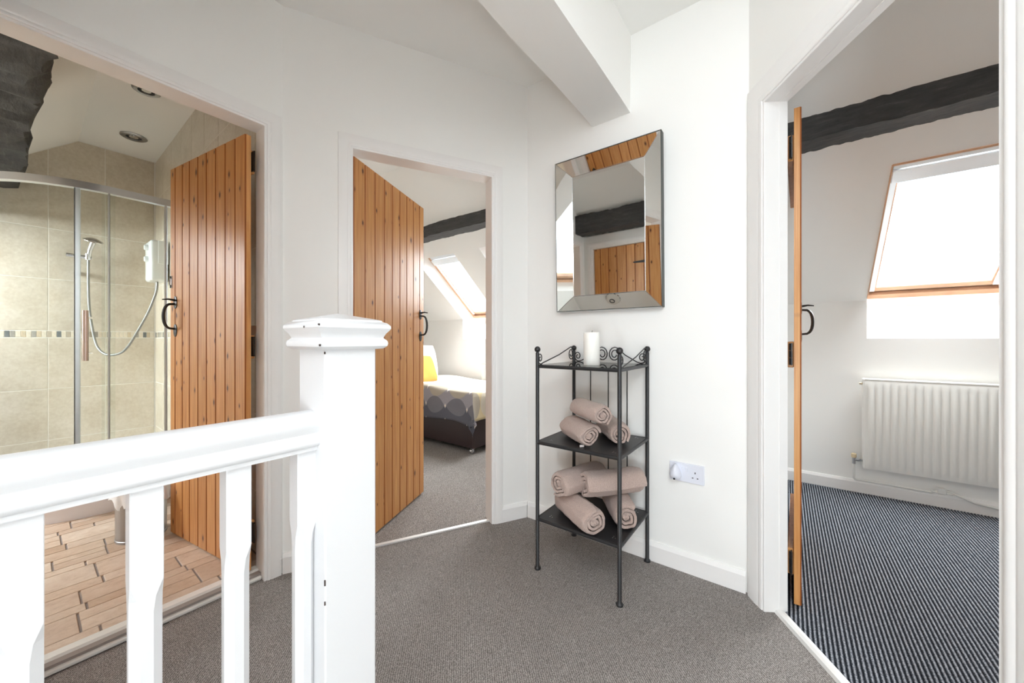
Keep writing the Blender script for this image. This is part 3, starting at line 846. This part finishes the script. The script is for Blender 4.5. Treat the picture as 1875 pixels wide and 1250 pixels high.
def towel(k, loc, rz, roll, label, grp, tilt=0, s=1.0, tagp=None):
    t = thing('rolled_towel', label, 'towel', loc, (tilt, 0, rz), grp)
    r_ = obj('towel_roll', TM[k], None, t); r_.rotation_euler = (0, roll, 0); r_.scale = (s, s, s)
    if tagp:
        bm = nb(); box(bm, -.010, .010, -.0015, .0015, -.006, .006); obj('care_tag', bm, 'label', t, loc=tagp)
    return t
g1 = 'rolled towels on the middle shelf'; g2 = 'rolled towels on the bottom shelf'
ZS = .603
def axis_angle(dx, dy): return math.atan2(dy, dx)-PI/2      # local +y of the roll points along (dx,dy)
F1_, F2_ = (.80, -.60), (.62, -.78)
towel(1, (.490, -.285, ZS+.051), axis_angle(*F1_), .4, 'taupe towel roll at the left front of the middle shelf, spiral end to the front', g1, s=.82, tagp=(.03, .09, -.048))
towel(2, (.600, -.155, ZS+.050), axis_angle(*F2_), 2.0, 'taupe towel roll at the right of the middle shelf, behind the front post', g1, s=.84)
towel(0, (.545, -.290, ZS+.150), axis_angle(.80, -.56), 1.1, 'taupe towel roll lying on top of the other two on the middle shelf', g1, s=.84)
ZB = .243
towel(3, (.510, -.320, ZB+.059), axis_angle(.84, -.54), .2, 'taupe towel roll at the left front of the bottom shelf, under the pile', g2, s=.84)
towel(4, (.640, -.165, ZB+.058), axis_angle(.58, -.81), 2.6, 'taupe towel roll at the right of the bottom shelf with its end to the front', g2, s=.84)
towel(4, (.626, -.216, ZB+.174), axis_angle(-.62, -.78), 1.6, 'thick taupe towel roll lying across the top of the bottom-shelf pile', g2, s=.90)
towel(3, (.478, -.255, ZB+.176), axis_angle(-.30, -.95), 2.9, 'taupe towel roll on top of the bottom-shelf pile, beside the left post', g2, s=.86)

# ------------------------------------------------------------------ socket and plug-in air freshener
sk = thing('double_socket', 'white double wall socket with a rocker switch, low on the bright wall', 'socket', (.828, 0, .418))
bm = nb(); box(bm, 0, .148, -.009, 0, 0, .087, .0025, 2); obj('face_plate', bm, 'plastic', sk)
for x_ in (.060, .074):
    bm = nb(); box(bm, x_-.0055, x_+.0055, -.0125, -.008, .050, .070, .001); obj('rocker_switch', bm, 'plastic', sk)
bm = nb()
box(bm, .1085, .1125, -.0094, -.008, .046, .054); box(bm, .097, .1035, -.0094, -.008, .0245, .0285); box(bm, .1175, .124, -.0094, -.008, .0245, .0285)
obj('socket_hole', bm, 'slot', sk)
af = thing('air_freshener', 'small white teardrop air freshener plugged into the socket', 'air freshener', (.858, -.0092, .455))
bm = nb(); rings = []
for d, k in ((0, .86), (-.016, 1), (-.030, .92), (-.040, .62), (-.044, .2)):
    ring = []
    for i in range(24):
        a = 2*PI*i/24; r_ = .026*k
        xx = r_*math.sin(a)*(1-.42*max(0, math.cos(a))); zz = (.046 if math.cos(a) > 0 else .028)*k*math.cos(a)
        ring.append((xx, d, zz))
    rings.append(ring)
loft(bm, rings); obj('body', bm, 'plastic', af, 50)
bm = nb(); lathe(bm, [(.0001, -.003), (.0045, -.003), (.0045, .001), (.0001, .001)], 12, (0, -.040, -.017), 'y'); obj('vent', bm, 'slot', af)

# ------------------------------------------------------------------ roof windows
def roof_window(nm, xa, xb, sign, label, y0=1.945, Lh=1.14, rim=False):
    r = tag(thing(nm, label, None), kind='structure')
    def P(x, s, n):
        y = y0-.766*s-.643*n; z = 1.645+(YE-y0)*SL-.006+.643*s-.766*n
        return (x, y if sign > 0 else MID-y, z)
    def bar(name, x0, x1, s0, s1, n0, n1, m, par):
        bm = nb(); vs = [bm.verts.new(P(x, s, n)) for x in (x0, x1) for s in (s0, s1) for n in (n0, n1)]
        for q in ((0, 1, 3, 2), (4, 6, 7, 5), (0, 4, 5, 1), (2, 3, 7, 6), (0, 2, 6, 4), (1, 5, 7, 3)): face(bm, [vs[i] for i in q])
        return obj(name, bm, m, par)
    fw = .028
    for a in ((xa, xa+fw, 0, Lh), (xb-fw, xb, 0, Lh), (xa+fw, xb-fw, 0, fw+.012), (xa+fw, xb-fw, Lh-fw, Lh)): bar('window_frame', *a, -.04, .055, 'window_wood', r)
    bar('dark_strip', xa+fw, xb-fw, fw+.012, fw+.040, -.03, .020, 'dark_strip', r)  # dark grey strip between the frame bottom and the sash
    s0, s1 = fw+.040, Lh-fw-.004; a0, b0 = xa+fw+.003, xb-fw-.003; sw = .036
    for a in ((a0, a0+sw, s0, s1), (b0-sw, b0, s0, s1), (a0+sw, b0-sw, s0, s0+sw), (a0+sw, b0-sw, s1-sw, s1)): bar('sash', *a, -.025, .045, 'window_wood', r)
    bar('pane', a0+sw, b0-sw, s0+sw, s1-sw, .004, .010, 'pane', r)
    bar('blind_case', a0+.004, b0-.004, s1-.150, s1-.075, .046, .075, 'blind', r)
    bar('ventilation_flap', a0+.004, b0-.004, s1-.070, s1-.004, .046, .060, 'blind', r)
    if rim:
        for a in ((xa-.003, xa+.003, .18, 1.166), (xb-.003, xb+.003, .18, 1.166), (xa, xb, 1.160, 1.166)): bar('reveal_edge', *a, .212, .2245, 'window_wood', r)
    for x in (a0+.002, b0-.028): bar('blind_rail', x, x+.026, s0+.01, s1-.15, .046, .058, 'blind', r)
    return r
roof_window('window_1', 1.7246, 2.385, 1, 'pine roof window with a blind case above the radiator', rim=True)
roof_window('window_2', -2.208, -1.586, 1, 'pine roof window above the bed')
roof_window('window_3', -1.22, -.60, 1, 'pine roof window at the edge of the bedroom doorway view')
roof_window('window_4', .46, 1.34, -1, 'pine roof window over the stairs, reflected in the mirror border', HB2+.14, 1.55, False)
roof_window('window_7', 1.52, 2.15, -1, 'unseen second pine roof window added to even out the landing light', HB2+.14, 1.55, False)  # added out of view, only for its light on the landing
roof_window('window_5', -3.0, -2.34, -1, 'unseen pine roof window added to light the bathroom')  # added out of view, only to brighten the bathroom
wl = tag(thing('window_6', 'low pine window beside the stairs', None), kind='structure')
y0 = YE2-.30
for a in ((LOWW[0], LOWW[0]+.04, LOWW[2], LOWW[3]), (LOWW[1]-.04, LOWW[1], LOWW[2], LOWW[3]), (LOWW[0]+.04, LOWW[1]-.04, LOWW[2], LOWW[2]+.04), (LOWW[0]+.04, LOWW[1]-.04, LOWW[3]-.04, LOWW[3])):
    bm = nb(); box(bm, a[0], a[1], y0-.03, y0+.03, a[2], a[3], .003); obj('window_frame', bm, 'window_wood', wl)
bm = nb(); box(bm, LOWW[0]+.04, LOWW[1]-.04, y0-.003, y0+.003, LOWW[2]+.04, LOWW[3]-.04); obj('pane', bm, 'pane', wl)

# ------------------------------------------------------------------ radiators
def radiator(nm, label, xa, xb, z0, z1, yf, valve=True):
    r = thing(nm, label, 'radiator', (xa, yf, z0)); W = xb-xa; H = z1-z0
    p = .0372; bm = nb()
    nx = int(W/p); prof = []
    x = .018
    prof.append((.0, .0)); prof.append((x-.006, 0))
    while x+p < W-.012:
        for u, d in ((.0, 0), (.07, 0), (.20, -.006), (.50, -.0072), (.80, -.006), (.93, 0)): prof.append((x+u*p, d))
        x += p
    prof.append((W, 0))
    rows = [(0, 0), (.026, 0), (.046, 1), (H-.066, 1), (H-.046, 0), (H-.012, 0), (H, 0)]
    R = [[bm.verts.new((px, (.006 if z in (0, H) else 0)+d*k, z)) for px, d in prof] for z, k in rows]
    for a, b in zip(R, R[1:]):
        for i in range(len(prof)-1): face(bm, [a[i], a[i+1], b[i+1], b[i]])
    obj('front_panel', bm, 'rad', r, 35)
    bm = nb(); box(bm, .004, W, .012, .060, .004, H-.004, .003); obj('back_panel', bm, 'rad', r)
    bm = nb(); box(bm, -.004, .006, -.001, .062, -.003, H+.004, .003); obj('side_panel', bm, 'rad', r)
    bm = nb(); box(bm, W-.006, W+.004, -.001, .062, -.003, H+.004, .003); obj('side_panel', bm, 'rad', r)
    bm = nb(); box(bm, 0, W, .000, .006, H-.004, H+.006, .002); box(bm, 0, W, .054, .062, H-.004, H+.006, .002)
    x = .02
    while x < W-.02: box(bm, x, x+.006, .004, .056, H-.002, H+.003); x += .016
    obj('top_grille', bm, 'rad', r)
    bm = nb(); lathe(bm, [(.0001, -.016), (.007, -.016), (.007, 0), (.0001, 0)], 10, (-.004, .03, H-.03), 'x'); obj('bleed_plug', bm, 'brass', r, 40)
    if valve:
        v = nb(); lathe(v, [(.0001, -.034), (.008, -.034), (.011, -.024), (.008, -.014), (.008, 0), (.0001, 0)], 12, (-.004, .03, .045), 'x')
        lathe(v, [(.0001, .015), (.010, .015), (.010, .060), (.0001, .060)], 12, (-.048, .03, 0)); tube(v, [(-.038, .03, .045), (-.048, .03, .045)], .009, 8)
        vo = obj('valve', v, 'steel', r, 40)
        k = nb(); lathe(k, [(.0001, .058), (.013, .058), (.0145, .064), (.0145, .084), (.011, .088), (.0001, .088)], 14, (-.048, .03, 0)); obj('valve_cap', k, 'cream_plastic', vo, 40)
    return r
rad = radiator('radiator', 'white ribbed panel radiator below the large roof window', 1.699, 2.90, .200, .808, 1.600)
radiator('radiator', 'small part of a pale radiator behind the bed', -1.80, -.95, .20, .785, 1.600)
bm = nb(); tube(bm, [(1.651, 1.63, .215), (1.651, 1.63, .115), (1.660, 1.645, .103), (1.70, 1.655, .100), (1.85, 1.664, .098), (2.02, 1.66, .096), (2.05, 1.655, .112), (2.10, 1.655, .120), (2.13, 1.655, .105), (2.20, 1.662, .075), (2.35, 1.664, .055), (2.9, 1.664, .05)], .0075, 8)
tag(obj('heating_pipe', bm, 'rad', None, 60), 'white-painted pipe running along the baseboard under the radiator', 'pipe')
bm = nb(); box(bm, 2.045, 2.085, 1.640, 1.674, .098, .135, .004); box(bm, 2.02, 2.115, 1.648, 1.662, .100, .112, .003)
tag(obj('pipe_joint', bm, 'rad'), 'white-painted pipe joint on the pipe under the radiator', 'pipe joint')

# ------------------------------------------------------------------ shower room
sh = thing('shower_enclosure', 'curved glass corner shower enclosure with aluminium frame', 'shower', (0, 0, 0))
RA, RC = -2.03, .55
def path(off=0.0, n=16):
    R = RC+off; cx, cy = RA-RC, -1.52
    pts = [(RA+off, -1.175), (RA+off, -1.52)]
    for i in range(1, n+1):
        a = PI/2*i/n; pts.append((cx+R*math.cos(a), cy-R*math.sin(a)))
    pts.append((XL+.006, cy-R)); return pts
def sub_path(p, s0, s1):
    out = []; s = 0
    for a, b in zip(p, p[1:]):
        L = math.dist(a, b)
        for k in range(9):
            q = s+L*k/8
            if s0 <= q <= s1: out.append((a[0]+(b[0]-a[0])*k/8, a[1]+(b[1]-a[1])*k/8))
        s += L
    o2 = []
    for q in out:
        if not o2 or math.dist(o2[-1], q) > 1e-4: o2.append(q)
    return o2
def curtain(bm, p, z0, z1, th):
    """vertical band following the plan path"""
    rings = []
    for i, q in enumerate(p):
        a, b = p[max(0, i-1)], p[min(len(p)-1, i+1)]
        d = Vector((b[0]-a[0], b[1]-a[1])).normalized(); nn = Vector((-d.y, d.x))
        rings.append([(q[0]+nn.x*t, q[1]+nn.y*t, z) for t, z in ((th/2, z0), (-th/2, z0), (-th/2, z1), (th/2, z1))])
    loft(bm, rings)
full = path()
bm = nb(); curtain(bm, full, 1.968, 2.010, .038); obj('top_rail', bm, 'satin', sh, 40)
bm = nb(); curtain(bm, full, .165, .190, .034); obj('bottom_rail', bm, 'satin', sh, 40)
for nm, s0, s1, off in (('glass_panel', .02, .40, 0), ('glass_door', .34, .92, .012), ('glass_panel', .9, 1.72, 0)):
    bm = nb(); curtain(bm, sub_path(path(off), s0, s1), .19, 1.970, .005); obj(nm, bm, 'shower_glass', sh, 60)
for (px_, py_, w_) in ((RA+.002, -1.182, .018), (RA+.002, -1.290, .007), (RA+.004, -1.545, .0045), (-2.052, -1.668, .0125)):
    bm = nb(); box(bm, px_-.012, px_+.012, py_-w_, py_+w_, .17, 1.972, .004); obj('upright', bm, 'satin', sh)
bm = nb(); tube(bm, [(-2.00, -1.640, .957), (-2.00, -1.640, 1.252)], .0135, 12); 
hd = obj('handle', bm, 'copper_chrome', sh, 40)
for z in (1.00, 1.21):
    bm = nb(); tube(bm, [(-2.00, -1.640, z), (-2.045, -1.612, z)], .006, 8); obj('handle_bolt', bm, 'chrome', hd, 40)
ty = thing('shower_tray', 'pale grey shower tray with a curved front under the glass enclosure', 'shower tray', (0, 0, 0))
def solid(bm, pts, z0, z1, top=0):
    base = pts+[(XL+.002, -1.174)]
    loft(bm, [[(x, y, z0) for x, y in base], [(x, y, z1) for x, y in base]])
bm = nb(); solid(bm, path(.012), .026, .128); obj('plinth', bm, 'tray', ty, 40)
bm = nb(); solid(bm, path(.022), .131, .165); obj('lip', bm, 'tray', ty, 40)

su2 = thing('electric_shower', 'white electric shower box with two knobs and grey hose on the tiled wall', 'shower unit', (-2.72, -1.172, 1.55))
bm = nb(); box(bm, -.10, .10, -.105, 0, -.012, .303, .022, 4); obj('cover', bm, 'plastic_soft', su2, 30)
bm = nb(); box(bm, .035, .1015, -.060, -.0, .12, .30, .002); obj('side_panel', bm, 'plastic_soft', su2)
for z in (.245, .155):
    bm = nb(); lathe(bm, [(.0001, -.128), (.018, -.128), (.022, -.122), (.022, -.105), (.0001, -.105)], 18, (.03, 0, z), 'y'); obj('knob', bm, 'plastic_soft', su2, 40)
bm = nb()
ox, oy, oz = -2.72, -1.172, 1.55
hp = [(-2.70, -1.225, 1.555), (-2.70, -1.23, 1.46), (-2.73, -1.27, 1.30), (-2.78, -1.33, 1.13), (-2.82, -1.37, 1.03), (-2.86, -1.41, .975), (-2.92, -1.47, .965), (-2.97, -1.51, 1.01), (-3.01, -1.53, 1.10), (-3.05, -1.55, 1.30), (-3.06, -1.556, 1.50), (-3.055, -1.556, 1.70)]
def smooth_path(p, n=6):
    out = []; P = [Vector(q) for q in p]
    for i in range(len(P)-1):
        p0, p1, p2, p3 = P[max(i-1, 0)], P[i], P[i+1], P[min(i+2, len(P)-1)]
        for k in range(n):
            t = k/n
            out.append(.5*((2*p1)+(-p0+p2)*t+(2*p0-5*p1+4*p2-p3)*t*t+(-p0+3*p1-3*p2+p3)*t**3))
    out.append(P[-1]); return out
tube(bm, [(q.x-ox, q.y-oy, q.z-oz) for q in smooth_path(hp)], .0085, 10); obj('hose', bm, 'hose', su2, 60)
rs = thing('shower_riser', 'chrome shower riser with a hand shower head on the tiled wall', 'shower head', (XL+.0, -1.60, 0))
bm = nb(); tube(bm, [(.055, -.012, 1.15), (.055, -.012, 1.78)], .009, 10); obj('riser_rail', bm, 'chrome', rs, 40)
for z in (1.17, 1.60):
    bm = nb(); tube(bm, [(0, -.012, z), (.066, -.012, z)], .015, 10); obj('bracket', bm, 'chrome', rs, 40)
bm = nb(); tube(bm, [(.062, -.065, 1.725), (.062, .062, 1.718)], .015, 12); tube(bm, [(.08, .042, 1.70), (.082, .042, 1.745)], .017, 12); obj('slider', bm, 'chrome', rs, 40)
bm = nb(); tube(bm, [(.083, .042, 1.70), (.09, .052, 1.78), (.115, .066, 1.835)], [.0125, .014, .016], 10); obj('hand_grip', bm, 'satin', rs, 50)
bm = nb(); lathe(bm, [(.0001, .020), (.020, .018), (.048, .004), (.055, 0), (.054, -.006), (.0001, -.008)], 24); 
hdd = obj('shower_face', bm, 'chrome', rs, 40); hdd.location = (.135, .066, 1.845); hdd.rotation_euler = (math.radians(-8), math.radians(22), 0)
bm = nb(); lathe(bm, [(.0001, -.010), (.040, -.010), (.042, -.006), (.0001, -.006)], 20); obj('spray_plate', bm, 'grey_plastic', hdd, 40)
def downlight(x, y, label, s=1.0, tilt=0):
    r = thing('downlight', label, 'ceiling light', (x, y, ZC))
    bm = nb(); lathe(bm, [(.040*s, 0), (.066*s, 0), (.066*s, -.005), (.056*s, -.012), (.040*s, -.010), (.038*s, .0)], 28); obj('ring', bm, 'steel', r, 40)
    bm = nb(); lathe(bm, [(.0001, -.001), (.040*s, -.001), (.040*s, -.003), (.0001, -.003)], 24); obj('cup', bm, 'slot', r)
    bm = nb(); lathe(bm, [(.0001, -.008), (.022*s, -.008), (.024*s, -.003), (.0001, -.003)], 20, (.004, 0, 0)); obj('lamp_face', bm, 'chrome', r)
downlight(-2.71, -1.353, 'recessed chrome ceiling light farther from the doorway, over the shower', 1.15)
downlight(-1.906, -1.3995, 'recessed ceiling light nearer the doorway, cut off by the door head')
pb = thing('pedal_bin', 'brushed steel bin with a white liner folded over its rim, beside the shower tray', 'bin', (-1.50, -1.475, .032))
bm = nb(); lathe(bm, [(.0001, 0), (.100, 0), (.101, .012), (.099, .014), (.099, .285), (.0001, .285)], 32); obj('bin_body', bm, 'steel', pb, 40)
bm = nb(); 
rings = []
for z, rr, am in ((.200, .108, .012), (.235, .108, .009), (.285, .104, .003), (.305, .102, .003), (.300, .092, .002), (.22, .09, .002)):
    rings.append([((rr+am*math.sin(5*a+z*20)+am*.6*math.sin(9*a))*math.cos(a), (rr+am*math.sin(5*a+z*20)+am*.6*math.sin(9*a))*math.sin(a), z+(.022*math.sin(3*a+1)+.012*math.sin(7*a) if z < .21 else .004*math.sin(4*a))) for a in [2*PI*k/48 for k in range(48)]])
loft(bm, rings, True, True); obj('liner', bm, 'bag', pb, 60)

# ------------------------------------------------------------------ bed
BX, BYF = -1.07, .665
bd = thing('bed', 'bed with a dark brown leatherette base under the roof window', 'bed', (BX, BYF, 0))
bm = nb(); box(bm, -1.88, 0, 0, .91, .055, .33, .012, 3); obj('divan_base', bm, 'leather', bd, 40)
bm = nb(); box(bm, -1.88, -.01, .005, .905, .33, .545, .04, 4); obj('mattress', bm, 'pillow', bd, 40)
def castor():
    bm = nb(); lathe(bm, [(.0001, -.010), (.022, -.010), (.024, -.004), (.024, .004), (.022, .010), (.0001, .010)], 16, (0, 0, .024), 'x')
    tube(bm, [(0, .02, .05), (0, .02, .030)], .007, 8); box(bm, -.014, .014, -.004, .026, .042, .058, .002); return data('castor', bm, 'chrome', 40)
cm = castor()
for x_, y_ in ((-.045, .03), (-1.80, .03), (-.045, .87), (-1.80, .87)): obj('castor', cm, None, bd, loc=(x_, y_, 0))
dv = thing('duvet', 'white, yellow and grey duvet printed with overlapping circles', 'duvet', (BX, BYF, 0))
bm = nb(); uvl = bm.loops.layers.uv.new('UVMap'); uvs = {}
NU, NV = 70, 60; grid = []
rr_ = random.Random(4)
for i in range(NU+1):
    u = -1.86+i*(1.86+.27)/NU; row = []
    for j in range(NV+1):
        v = -.89+j*(.89+.30)/NV
        hu, hv = max(0, u-.0), max(0, v-.0)
        hv2 = hv*(1+.05*math.sin(u*7+.8)*(hv/.3))
        drop = math.hypot(hu, hv2)
        lump = .012*math.sin(u*6+v*4)+.010*math.sin(v*9-u*3)
        edge = 1-math.exp(-drop/.05)
        x = min(u, 0)+.034*edge*(1 if hu > 0 else 0)+(.014*math.sin(v*14)*min(1, hu*6))
        y = -min(v, 0)-.034*edge*(1 if hv > 0 else 0)-(.016*math.sin(u*13+1)*min(1, hv*6))-.012*min(1, hv*8)
        z = .590+lump*(1-edge)-max(0, drop-.02*edge)
        if drop > 0: z = .590-.030*(1-math.exp(-drop/.04))-max(0, drop-.03)+lump*math.exp(-drop/.05)
        vtx = bm.verts.new((x, y, z)); uvs[vtx] = (u, v); row.append(vtx)
    grid.append(row)
for i in range(NU):
    for j in range(NV):
        f = face(bm, [grid[i][j], grid[i+1][j], grid[i+1][j+1], grid[i][j+1]])
        for l in f.loops: l[uvl].uv = uvs[l.vert]
o = obj('cover', bm, 'duvet', dv, 80); md = o.modifiers.new('thickness', 'SOLIDIFY'); md.thickness = .022; md.offset = -1
def pillow_mesh(w_, h_, t_):
    bm = nb(); n = 20
    for s in (1, -1):
        g = []
        for i in range(n+1):
            row = []
            for j in range(n+1):
                u, v = 2*i/n-1, 2*j/n-1
                k = max(0, (1-u**4)*(1-v**4))**.5; pin = 1-.07*(u*u*v*v)
                row.append(bm.verts.new((u*w_/2*(1-.05*v*v), s*t_/2*k*(1+.05*math.sin(6*u+4*v)), v*h_/2*(1-.05*u*u))))
            g.append(row)
        for i in range(n):
            for j in range(n): face(bm, [g[i][j], g[i+1][j], g[i+1][j+1], g[i][j+1]])
    return bm
pw = thing('pillow', 'white pillow propped up behind the yellow cushion', 'pillow', (-2.40, 1.06, .80), (0, math.radians(-14), PI/2))
obj('pillow_case', pillow_mesh(.66, .44, .16), 'pillow', pw, 70); pw.rotation_euler = (math.radians(14), 0, PI/2)
pw.rotation_euler = Matrix.Rotation(PI/2, 3, 'Z').to_euler(); pw.rotation_euler = (Matrix.Rotation(math.radians(-14), 3, 'Y') @ Matrix.Rotation(PI/2, 3, 'Z')).to_euler()
cu = thing('cushion', 'yellow cushion leaning at the head of the bed', 'cushion', (-2.275, 1.03, .72))
obj('cushion_case', pillow_mesh(.44, .36, .13), 'cushion', cu, 70); cu.rotation_euler = (Matrix.Rotation(math.radians(-24), 3, 'Y') @ Matrix.Rotation(PI/2, 3, 'Z')).to_euler()

# ------------------------------------------------------------------ smoke alarm on the slope over the rail
zal = roof(-1.69)
sa = thing('smoke_alarm', 'round white smoke alarm on the ceiling, reflected in the lower mirror border', 'smoke alarm', (-.165, -1.29, ZC))
bm = nb(); lathe(bm, [(.0001, 0), (.074, 0), (.074, -.012), (.066, -.030), (.050, -.040), (.0001, -.043)], 36); obj('housing', bm, 'alarm', sa, 40)
bm = nb(); lathe(bm, [(.020, -.0415), (.028, -.0410), (.028, -.047), (.020, -.047), (.020, -.0415)], 24); obj('test_ring', bm, 'grey_plastic', sa)
for k in range(12):
    a = 2*PI*k/12; bm = nb(); box(bm, -.010, .010, -.0015, .0015, -.004, .004); obj('vent_slot', bm, 'grey_plastic', sa, loc=(.0735*math.cos(a), .0735*math.sin(a), -.008), rot=(0, 0, a+PI/2))
